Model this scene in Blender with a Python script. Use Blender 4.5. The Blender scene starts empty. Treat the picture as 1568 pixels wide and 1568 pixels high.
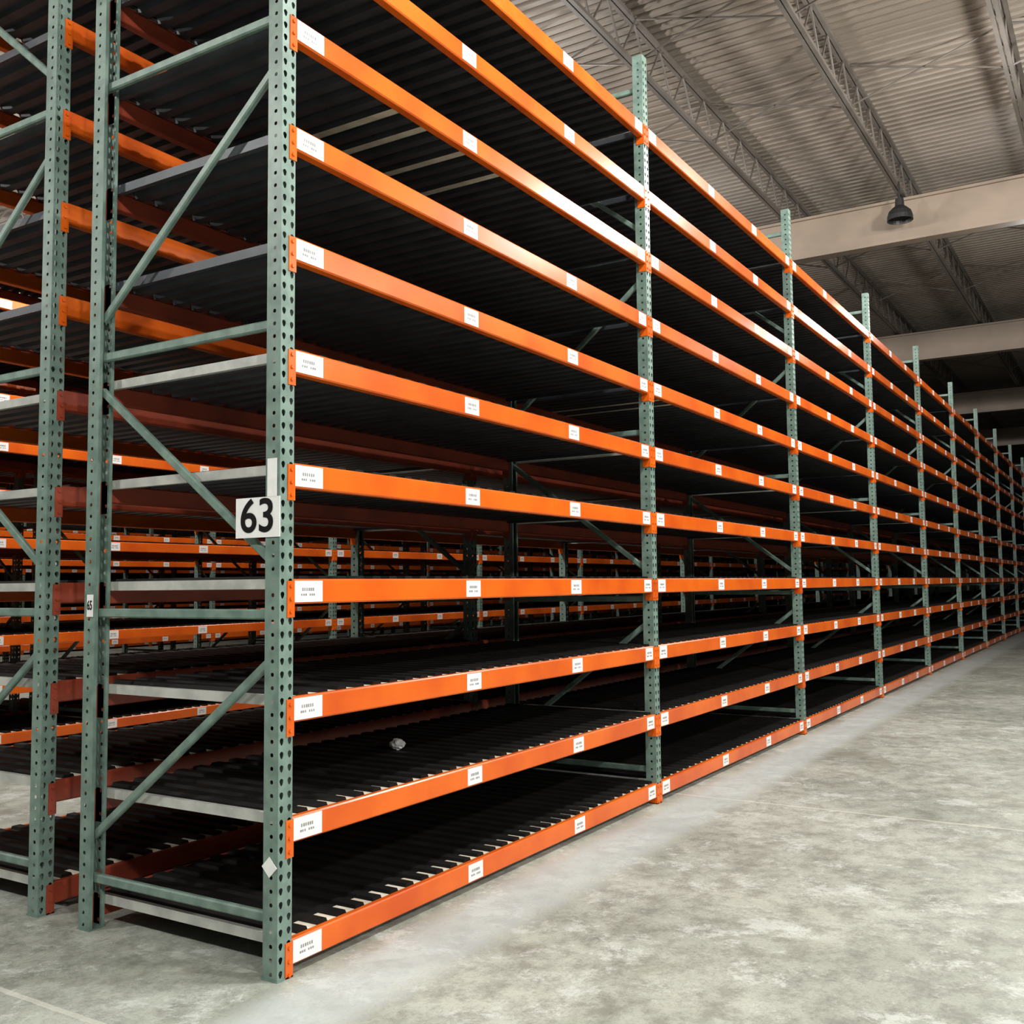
import bpy, math, random
from mathutils import Vector, Matrix
random.seed(4)
CX,CY,CZ=-2.8604,-2.8049,1.4793
YAW,PIT,ROL,F=31.7797,4.12,0.6144,1539.36
L,D,Z1,S,TOP=3.5137,1.1947,0.0891,0.4572,5.214
NB,NL=12,11

# ---------------------------------------------------------------- materials
def new_mat(name):
    m=bpy.data.materials.new(name); m.use_nodes=True
    nt=m.node_tree; b=nt.nodes['Principled BSDF']
    return m,nt,b
def N(nt,t,**k):
    n=nt.nodes.new(t)
    for a,v in k.items(): setattr(n,a,v)
    return n
def mix_noise(nt,b,c1,c2,scale,lo=.4,hi=.6,detail=6,coord='Object',sx=(1,1,1)):
    tc=N(nt,'ShaderNodeTexCoord'); mp=N(nt,'ShaderNodeMapping'); mp.inputs['Scale'].default_value=sx
    no=N(nt,'ShaderNodeTexNoise'); no.inputs['Scale'].default_value=scale; no.inputs['Detail'].default_value=detail
    r=N(nt,'ShaderNodeValToRGB'); r.color_ramp.elements[0].position=lo; r.color_ramp.elements[1].position=hi
    r.color_ramp.elements[0].color=(*c1,1); r.color_ramp.elements[1].color=(*c2,1)
    nt.links.new(tc.outputs[coord],mp.inputs[0]); nt.links.new(mp.outputs[0],no.inputs[0])
    nt.links.new(no.outputs[0],r.inputs[0]); nt.links.new(r.outputs[0],b.inputs['Base Color'])
    return tc,mp,no,r
def simple(name,c1,c2=None,scale=8,rough=.5,metal=0,spec=.5,lo=.4,hi=.65):
    m,nt,b=new_mat(name)
    mix_noise(nt,b,c1,c2 or tuple(x*.8 for x in c1),scale,lo,hi)
    b.inputs['Roughness'].default_value=rough; b.inputs['Metallic'].default_value=metal
    b.inputs['Specular IOR Level'].default_value=spec
    return m
M_green=simple('green_paint',(.170,.250,.212),(.110,.170,.145),14,.42)
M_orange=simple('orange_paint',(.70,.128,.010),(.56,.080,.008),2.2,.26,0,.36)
M_orange_shade=simple('orange_paint_shaded',(.33,.058,.028),(.22,.038,.020),4,.36)  # same orange beam paint, with the shade inside the rack put into its colour
M_label=simple('label_paper',(.80,.81,.80),(.74,.75,.74),20,.6)
M_ink=simple('label_ink',(.26,.26,.26),None,20,.6)
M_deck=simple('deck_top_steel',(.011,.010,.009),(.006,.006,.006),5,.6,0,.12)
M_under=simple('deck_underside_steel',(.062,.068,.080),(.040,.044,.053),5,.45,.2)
M_cream=simple('pale_cream',(.74,.68,.56),(.52,.46,.36),9,.5)  # pale cream for deck valley fronts and a few underside ribs
M_galv=simple('galvanised_bar',(.50,.51,.47),(.36,.37,.35),9,.45,.1)
M_dark=simple('dark_metal',(.03,.03,.03),None,5,.5,.5)
M_black=simple('black_ink',(.01,.01,.01),None,5,.8,0,.1)
M_ceil=simple('ceiling_deck_paint',(.235,.196,.160),(.165,.137,.110),.6,.6)
M_joist=simple('joist_paint',(.120,.103,.09),(.09,.077,.065),2,.5)
M_girder=simple('girder_paint',(.23,.178,.135),(.185,.143,.11),1.2,.55)
M_wall=simple('wall_paint',(.06,.06,.06),(.045,.045,.045),1,.8)
MATS=[M_green,M_orange,M_orange_shade,M_label,M_ink,M_deck,M_cream,M_galv,M_dark,M_under]
GR,OR,ORS,LB,IK,DK,CR,GV,DM,DU=range(10)

# concrete
m,nt,b=new_mat('concrete_floor'); M_floor=m
tc=N(nt,'ShaderNodeTexCoord')
def noise(scale,detail,rough=.6,dist=0):
    n=N(nt,'ShaderNodeTexNoise'); n.inputs['Scale'].default_value=scale; n.inputs['Detail'].default_value=detail
    n.inputs['Roughness'].default_value=rough; n.inputs['Distortion'].default_value=dist
    nt.links.new(tc.outputs['Object'],n.inputs[0]); return n
def ramp(src,stops):
    r=N(nt,'ShaderNodeValToRGB'); e=r.color_ramp.elements
    e[0].position,e[0].color=stops[0][0],(*stops[0][1],1); e[1].position,e[1].color=stops[1][0],(*stops[1][1],1)
    for p,c in stops[2:]:
        x=e.new(p); x.color=(*c,1)
    nt.links.new(src,r.inputs[0]); return r
def mixc(fac,a,bb,mode='MIX'):
    x=N(nt,'ShaderNodeMix',data_type='RGBA',blend_type=mode)
    if isinstance(fac,float): x.inputs[0].default_value=fac
    else: nt.links.new(fac,x.inputs[0])
    for s,i in ((a,6),(bb,7)):
        if isinstance(s,tuple): x.inputs[i].default_value=(*s,1)
        else: nt.links.new(s,x.inputs[i])
    return x.outputs[2]
def math_(op,a,bb=None,clamp=False):
    x=N(nt,'ShaderNodeMath',operation=op,use_clamp=clamp)
    for i,s in enumerate((a,bb)):
        if s is None: continue
        if isinstance(s,(int,float)): x.inputs[i].default_value=s
        else: nt.links.new(s,x.inputs[i])
    return x.outputs[0]
n1=noise(.8,10,.62,.3); n2=noise(6.5,14,.8,0); n3=noise(60,8,.8); n4=noise(2.6,15,.85,.2); n5=noise(1.3,12,.7,.4)
base=ramp(n1.outputs[0],[(.38,(.300,.322,.278)),(.62,(.455,.478,.425))])
blot=ramp(n2.outputs[0],[(.41,(.60,.60,.585)),(.55,(1.08,1.08,1.07))])
speck=ramp(n3.outputs[0],[(.38,(.66,.66,.64)),(.50,(1,1,1))])
col=mixc(.8,base.outputs[0],blot.outputs[0],'MULTIPLY'); col=mixc(.65,col,speck.outputs[0],'MULTIPLY')
scuff=ramp(n4.outputs[0],[(.53,(0,0,0)),(.585,(1,1,1))])
col=mixc(math_('MULTIPLY',scuff.outputs[0],.6),col,(.62,.66,.63))
stain=ramp(n5.outputs[0],[(.37,(1,1,1)),(.45,(0,0,0))])
col=mixc(math_('MULTIPLY',stain.outputs[0],.5),col,(.20,.20,.155))
sep=N(nt,'ShaderNodeSeparateXYZ'); nt.links.new(tc.outputs['Object'],sep.inputs[0])
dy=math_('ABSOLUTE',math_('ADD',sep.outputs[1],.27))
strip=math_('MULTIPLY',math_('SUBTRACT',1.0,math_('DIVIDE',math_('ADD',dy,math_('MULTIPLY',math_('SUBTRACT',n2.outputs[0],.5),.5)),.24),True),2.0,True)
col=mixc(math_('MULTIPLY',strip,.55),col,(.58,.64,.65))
w=math_('MULTIPLY',math_('SUBTRACT',n2.outputs[0],.5),.03)
jx=math_('ABSOLUTE',math_('SUBTRACT',math_('MODULO',math_('ADD',math_('ADD',sep.outputs[0],w),20.6),4.45),2.2))
joint=math_('LESS_THAN',jx,.013)
col=mixc(math_('MULTIPLY',joint,.5),col,(.66,.66,.58))
nt.links.new(col,b.inputs['Base Color'])
rr=ramp(n2.outputs[0],[(.35,(.42,)*3),(.65,(.65,)*3)]); nt.links.new(rr.outputs[0],b.inputs['Roughness'])
bp=N(nt,'ShaderNodeBump'); bp.inputs['Strength'].default_value=.2; bp.inputs['Distance'].default_value=.01
nt.links.new(n2.outputs[0],bp.inputs['Height']); nt.links.new(bp.outputs[0],b.inputs['Normal'])

# ---------------------------------------------------------------- mesh builder
class MB:
    def __init__(s): s.v=[];s.f=[];s.m=[]
    def poly(s,pts,mi):
        i=len(s.v); s.v+= [tuple(p) for p in pts]; s.f.append(tuple(range(i,i+len(pts)))); s.m.append(mi)
    def box(s,x0,x1,y0,y1,z0,z1,mi):
        i=len(s.v)
        s.v+=[(x,y,z) for x in (x0,x1) for y in (y0,y1) for z in (z0,z1)]
        for q in ((0,1,3,2),(4,6,7,5),(0,4,5,1),(2,3,7,6),(0,2,6,4),(1,5,7,3)):
            s.f.append(tuple(i+k for k in q)); s.m.append(mi)
    def sweep(s,prof,a,b,ux,uy,mi,cap=True,close=True):
        a,b,ux,uy=map(Vector,(a,b,ux,uy)); n=len(prof); i=len(s.v)
        for o in (a,b):
            for p,q in prof: s.v.append(tuple(o+ux*p+uy*q))
        for k in range(n if close else n-1):
            k2=(k+1)%n; s.f.append((i+k,i+k2,i+n+k2,i+n+k)); s.m.append(mi)
        if cap and close:
            s.f.append(tuple(range(i+n-1,i-1,-1))); s.m.append(mi)
            s.f.append(tuple(range(i+n,i+2*n))); s.m.append(mi)
    def bar(s,a,b,w,h,mi,side=(1,0,0)):
        a=Vector(a);b=Vector(b);d=(b-a).normalized();ux=Vector(side);uy=d.cross(ux).normalized()
        c=min(w,h)*.22; w/=2;h/=2
        s.sweep([(-w,-h+c),(-w+c,-h),(w-c,-h),(w,-h+c),(w,h-c),(w-c,h),(-w+c,h),(-w,h-c)],a,b,ux,uy,mi)
    def mesh(s,name,mats):
        me=bpy.data.meshes.new(name); me.from_pydata(s.v,[],s.f)
        for m in mats: me.materials.append(m)
        me.polygons.foreach_set('material_index',s.m); me.update(); return me
def obj(name,me,loc=(0,0,0),parent=None):
    o=bpy.data.objects.new(name,me); bpy.context.scene.collection.objects.link(o); o.location=loc
    if parent: o.parent=parent
    return o

def holed(mb,o,u,w,z0,z1,pitch,shape,mi,uc=None):
    """sheet of width w along u with one column of punched holes"""
    o=Vector(o);u=Vector(u); n=int((z1-z0)/pitch); uc=w/2 if uc is None else uc
    half=len(shape)//2
    P=lambda a,z:tuple(o+u*a+Vector((0,0,z)))
    for k in range(n):
        a=z0+k*pitch; b=a+pitch; c=(a+b)/2
        left=shape[:half+1]; right=[shape[0]]+shape[:half-1:-1]
        mb.poly([P(0,b),P(uc,b)]+[P(uc+x,c+y) for x,y in left]+[P(uc,a),P(0,a)],mi)
        mb.poly([P(w,b),P(uc,b)]+[P(uc+x,c+y) for x,y in right]+[P(uc,a),P(w,a)],mi)
    e=z0+n*pitch
    if z1-e>1e-4: mb.poly([P(0,e),P(w,e),P(w,z1),P(0,z1)],mi)
TEAR=[(0,.014),(-.008,.010),(-.010,.003),(-.006,-.009),(0,-.015),(.006,-.009),(.010,.003),(.008,.010)]
CIRC=[(0,.008),(-.006,.006),(-.008,0),(-.006,-.006),(0,-.008),(.006,-.006),(.008,0),(.006,.006)]
W=.038
def upright(mb,x,yf,dr):
    holed(mb,(x-W,yf,0),(1,0,0),W,.0,TOP,.0508,TEAR,GR,.017)
    holed(mb,(x,yf,0),(1,0,0),W,.0,TOP,.0508,TEAR,GR,.021)
    for sx in (-1,1):
        holed(mb,(x+sx*W,yf,0),(0,dr,0),.076,.0,TOP,.0508,CIRC,GR,.034)
        a=x+sx*W; y=yf+dr*.076
        mb.poly([(a,y,0),(a-sx*.016,y,0),(a-sx*.016,y,TOP),(a,y,TOP)],GR)
        mb.poly([(a-sx*.016,y,0),(a-sx*.016,y-dr*.012,0),(a-sx*.016,y-dr*.012,TOP),(a-sx*.016,y,TOP)],GR)
    mb.box(x-.042,x+.042,min(yf-dr*.004,yf+dr*.080),max(yf-dr*.004,yf+dr*.080),0,.006,GR)
HZ=[.219,1.372,2.524,3.793,4.98]
DG=[(1.21,.40),(1.566,2.37),(3.60,2.70),(3.95,4.83)]
def frame(mb,x):
    upright(mb,x,0,1); upright(mb,x,D,-1)
    for z in HZ: mb.bar((x,.05,z),(x,D-.05,z),.028,.040,GR)
    for a,b in DG: mb.bar((x,.055,a),(x,D-.055,b),.026,.036,GR)
def label(mb,xc,z,w,h,y,s):
    y0=y; y1=y+s*.0015
    mb.box(xc-w/2,xc+w/2,min(y0,y1),max(y0,y1),z-h/2,z+h/2,LB)
    y2=y1+s*.0006
    for dz,n,cw,hh in ((.008,6,.010,.013),(-.013,7,.010,.009)):
        tot=n*cw*1.18
        for k in range(n):
            if k==3 and n==7: continue
            xa=xc-tot/2+k*cw*1.18; xb=xa+cw*random.uniform(.65,.95); za=z+dz-hh/2; zb=z+dz+hh/2
            mb.poly([(xa,y2,za),(xb,y2,za),(xb,y2,zb),(xa,y2,zb)],IK)
BH=.049
def beam(mb,x0,x1,z,y,s,mi):
    prof=[(0,-BH+.006),(0,BH-.006),(.005,BH),(.028,BH),(.030,BH-.003),(.030,BH-.020),(.046,BH-.020),(.048,BH-.023),(.048,-BH+.004),(.044,-BH),(.006,-BH)]
    mb.sweep(prof,(x0,y,z),(x1,y,z),(0,s,0),(0,0,1),mi)
    for xe,d in ((x0,-1),(x1,1)):
        xa,xb=sorted((xe,xe+d*.036))
        ya,yb=sorted((y-s*.004,y+s*.001))
        mb.box(xa,xb,ya,yb,z-.100,z+.042,mi)
        xa,xb=sorted((xe+d*-.004,xe))
        ya,yb=sorted((y-s*.004,y+s*.055))
        mb.box(xa,xb,ya,yb,z-.100,z+.042,mi)
        for dz in (-.078,-.028,.022):
            c=Vector((xe+d*.017,y-s*.004,z+dz)); r=.008
            ring=[(r*math.cos(t*math.pi/3),r*math.sin(t*math.pi/3)) for t in range(6)]
            mb.sweep(ring,c,c+Vector((0,-s*.006,0)),(1,0,0),(0,0,1),mi)
def deck(mb,x0,x1,z,lvl,bay,first):
    n=30; p=(x1-x0)/n; y0=.031; y1=D-.031
    for k in range(n):
        a=x0+k*p; xs=[a,a+.46*p,a+.52*p,a+.94*p,a+p]
        zb=z+.048; zt=z+.062; zs=[zb,zb,zt,zt,zb]
        zc=z+.030; zd=z+.060; zu=[zc,zc,zd,zd,zc]
        for j in range(4):
            if j==0:
                ya=y0+.10
                mb.poly([(xs[0],y0,zs[0]),(xs[1],y0,zs[1]),(xs[1],ya,zs[1]),(xs[0],ya,zs[0])],CR)  # front stretch of each valley paler than the rest
            else: ya=y0
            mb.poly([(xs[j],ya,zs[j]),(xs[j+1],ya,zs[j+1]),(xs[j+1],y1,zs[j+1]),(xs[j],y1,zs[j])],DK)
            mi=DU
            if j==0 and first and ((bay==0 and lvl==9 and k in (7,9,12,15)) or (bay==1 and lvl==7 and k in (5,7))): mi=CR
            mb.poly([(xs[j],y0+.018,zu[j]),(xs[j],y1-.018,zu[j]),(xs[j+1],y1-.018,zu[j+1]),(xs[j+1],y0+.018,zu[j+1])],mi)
        mb.poly([(xs[1],y0,zb),(xs[4],y0,zb),(xs[3],y0,zt),(xs[2],y0,zt)],DK)
def row(labels_near,first,nb=NB):
    mb=MB()
    for k in range(nb+1): frame(mb,k*L)
    for b_ in range(nb):
        x0=b_*L+W; x1=(b_+1)*L-W
        for i in range(1,NL+1):
            z=Z1+S*(i-1)
            near,far=(OR,ORS) if labels_near else ((OR if i>6 else ORS),OR)  # inner beams take the orange with shade painted in
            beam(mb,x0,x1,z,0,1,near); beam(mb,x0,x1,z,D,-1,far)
            deck(mb,x0+.005,x1-.005,z,i,b_,first)
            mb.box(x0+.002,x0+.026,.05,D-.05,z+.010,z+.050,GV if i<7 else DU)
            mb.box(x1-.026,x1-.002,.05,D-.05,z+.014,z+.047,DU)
            y,s=(0,-1) if labels_near else (D,1)
            big=.165 if b_==0 else .125
            label(mb,b_*L+(.038+big/2 if b_==0 else .118),z,big,.084,y,s)
            label(mb,b_*L+1.2955,z,.125,.080,y,s); label(mb,b_*L+2.3757,z,.125,.080,y,s)
            label(mb,(b_+1)*L-.118,z,.115,.080,y,s)
    return mb.mesh('rack_row_mesh',MATS)
meA=row(True,True); meB=row(False,False); meC=row(True,False)
GAP=1.49
obj('pallet_rack',meA)
obj('pallet_rack',meB,(0,GAP,0))
for k,y in enumerate((6.26,12.52,18.78)):
    obj('pallet_rack',meC,(.25,y,0)); obj('pallet_rack',meB,(.25,y+GAP,0))

# ---------------------------------------------------------------- signs
def text_mesh(t,size,mat,off):
    cu=bpy.data.curves.new('digits','FONT'); cu.body=t; cu.size=size; cu.align_x='CENTER'; cu.align_y='CENTER'; cu.extrude=.0006; cu.offset=off
    o=bpy.data.objects.new('tmp',cu); bpy.context.scene.collection.objects.link(o)
    bpy.context.view_layer.update()
    me=bpy.data.meshes.new_from_object(o.evaluated_get(bpy.context.evaluated_depsgraph_get()))
    bpy.data.objects.remove(o); me.materials.clear(); me.materials.append(mat); return me
ROT=Matrix(((0,0,-1),(-1,0,0),(0,1,0))).to_4x4()
def sign(name,t,yc,zc,w,h,size,sx,x=-.0415,off=.0025):
    mb=MB(); mb.box(-w/2,w/2,-h/2,h/2,-.0015,.0015,0)
    o=obj(name,mb.mesh(name,[M_label])); o.matrix_world=Matrix.Translation((x,yc,zc))@ROT
    if t:
        d=obj('digits',text_mesh(t,size,M_black,off),parent=o); d.location=(0,0,.0030); d.scale=(sx,1,1)
    return o
sign('aisle_number_sign','63',.115,1.752,.24,.158,.185,1.05,off=.0025)
sign('aisle_number_sign','65',D-.045,1.405,.042,.098,.058,.62,off=.0008)
sign('label_tape',None,.038,1.905,.05,.15,.1,1)
st=sign('warning_sticker',None,.04,.42,.055,.055,.1,1); st.matrix_world=Matrix.Translation((-.0415,.04,.42))@ROT@Matrix.Rotation(math.pi/4,4,'Z')

import bmesh
bm=bmesh.new(); bmesh.ops.create_icosphere(bm,subdivisions=3,radius=.04)
for v in bm.verts:
    v.co*=1+random.uniform(-.16,.16); v.co.z*=.7
me=bpy.data.meshes.new('crumpled_paper'); bm.to_mesh(me); bm.free(); me.materials.append(M_label)
obj('crumpled_paper',me,(1.44,.595,Z1+S+.062+.026))

# ---------------------------------------------------------------- shell
X0,X1,Y0,Y1,H=-12,48,-20,26,7.90
mb=MB(); mb.box(X0,X1,Y0,Y1,-.1,0,0); obj('floor',mb.mesh('floor',[M_floor]))
mb=MB(); p=.152; n=int((X1-X0)/p)
for k in range(n):
    a=X0+k*p; xs=[a,a+.5*p,a+.62*p,a+.88*p,a+p]; zs=[H,H,H+.04,H+.04,H]
    for j in range(4): mb.poly([(xs[j],Y0,zs[j]),(xs[j],Y1,zs[j]),(xs[j+1],Y1,zs[j+1]),(xs[j+1],Y0,zs[j+1])],0)
mb.box(X0,X1,Y0,Y1,H+.05,H+.1,0)
ceil=obj('ceiling',mb.mesh('ceiling',[M_ceil]))
for nm,bx in (('wall_far',(X1,X1+.1,Y0,Y1)),('wall_near',(X0-.1,X0,Y0,Y1)),('wall_left',(X0,X1,Y1,Y1+.1)),('wall_right',(X0,X1,Y0-.1,Y0))):
    mb=MB(); mb.box(*bx,0,H+.1,0); obj(nm,mb.mesh(nm,[M_wall]))
mb=MB(); jb=7.30; jt=H-.03
for s_ in (-.03,.03):
    mb.box(X0+.1,X1-.1,s_-.022,s_+.022,jt-.05,jt,0)
    mb.box(X0+.1,X1-.1,s_-.022,s_+.022,jb,jb+.045,0)
x=X0+.2; up=True
while x<X1-.6:
    mb.bar((x,0,jb+.02 if up else jt-.02),(x+.36,0,jt-.02 if up else jb+.02),.022,.022,0,side=(0,1,0)); x+=.36; up=not up
me=mb.mesh('joist',[M_joist])
y=-.03-1.80*10
while y<Y1-.5:
    obj('ceiling_joist',me,(0,y,0)); y+=1.80
for x in (4.1,13.0,21.9,30.8,39.7,-4.8):
    mb=MB()
    mb.box(x-.11,x+.11,Y0+.02,Y1-.02,7.21,7.25,0); mb.box(x-.11,x+.11,Y0+.02,Y1-.02,6.59,6.63,0)
    mb.box(x-.06,x+.06,Y0+.02,Y1-.02,6.63,7.21,0)
    obj('ceiling_girder',mb.mesh('girder',[M_girder]))
mb=MB()
for x in (7.2,9.6,16,19,25,28):
    for k in range(16):
        yy=-.03-1.8*4+1.8*k
        mb.bar((x,yy,jb+.02),(x,yy+1.8,jt-.02),.02,.02,0); mb.bar((x,yy,jt-.02),(x,yy+1.8,jb+.02),.02,.02,0)
obj('joist_bridging',mb.mesh('bridging',[M_joist]),parent=ceil)

# ---------------------------------------------------------------- lamps
def lathe(prof,mats,mi=None,n=24):
    mb=MB()
    for j in range(len(prof)-1):
        (r0,z0),(r1,z1)=prof[j],prof[j+1]
        for k in range(n):
            a,b_=2*math.pi*k/n,2*math.pi*(k+1)/n
            mb.poly([(r0*math.cos(a),r0*math.sin(a),z0),(r0*math.cos(b_),r0*math.sin(b_),z0),(r1*math.cos(b_),r1*math.sin(b_),z1),(r1*math.cos(a),r1*math.sin(a),z1)],mi[j] if mi else 0)
    me=mb.mesh('lathe',mats)
    for p_ in me.polygons: p_.use_smooth=True
    return me
me_,nt,b=new_mat('lamp_glow'); M_glow=me_
b.inputs['Emission Color'].default_value=(1,.97,.92,1); b.inputs['Emission Strength'].default_value=12
nz=N(nt,'ShaderNodeTexNoise'); nt.links.new(nz.outputs[0],b.inputs['Roughness'])
def prof(top,s=1): return [(.001,top),(.014,top),(.014,.30*s)]+[(r*s,z*s) for r,z in ((.07,.29),(.08,.16),(.12,.13),(.19,.06),(.215,-.02),(.22,-.10),(.205,-.10),(.19,-.04))]+[(.001,0)]
lamp_off=lathe(prof(.50,.83),[M_dark,M_dark])
obj('high_bay_lamp',lamp_off,(12.45,-.09,6.84))
LZ=6.35
lamp_on=lathe(prof(H-LZ,1),[M_dark,M_glow],[0]*10+[1])
def lamp(x,y,pw):
    o=obj('high_bay_lamp',lamp_on,(x,y,LZ))
    li=bpy.data.lights.new('bulb','POINT'); li.energy=pw; li.color=(1,.985,.94); li.shadow_soft_size=.18
    l=bpy.data.objects.new('bulb',li); bpy.context.scene.collection.objects.link(l); l.parent=o; l.location=(0,0,-.32)
for x,y,pw in ((-5,-2.6,600),(1.5,-2.6,720),(8,-2.6,800),(15.3,-1.85,190),
               (-5,-8.5,1100),(2,-8.5,1250),(9,-8.5,350),(-4,-15,1700),(5,-15,1200),
               (-5,4.5,800),(3.2,4.45,850),(9.5,4.45,450),(16,4.45,120),
               (3.4,10.7,800),(10,10.7,500),(3.4,17,600),(10,17,300),(-4,11,500)):
    lamp(x,y,pw)

# ---------------------------------------------------------------- world & camera
w=bpy.data.worlds.new('world'); bpy.context.scene.world=w; w.use_nodes=True
w.node_tree.nodes['Background'].inputs[0].default_value=(.02,.02,.02,1)
a,b_,r=map(math.radians,(YAW,PIT,ROL))
Fv=Vector((math.cos(a)*math.cos(b_),math.sin(a)*math.cos(b_),math.sin(b_)))
R=Vector((math.sin(a),-math.cos(a),0)); U=R.cross(Fv)
R2=R*math.cos(r)-U*math.sin(r); U2=U*math.cos(r)+R*math.sin(r)
cam=bpy.data.cameras.new('camera'); co=bpy.data.objects.new('camera',cam); bpy.context.scene.collection.objects.link(co)
M=Matrix((R2,U2,-Fv)).transposed().to_4x4(); M.translation=(CX,CY,CZ); co.matrix_world=M
cam.sensor_width=36; cam.lens=36*F/1568; cam.clip_end=200; cam.clip_start=.05
bpy.context.scene.camera=co
sc=bpy.context.scene
sc.view_settings.view_transform='Standard'; sc.view_settings.look='None'; sc.view_settings.exposure=0
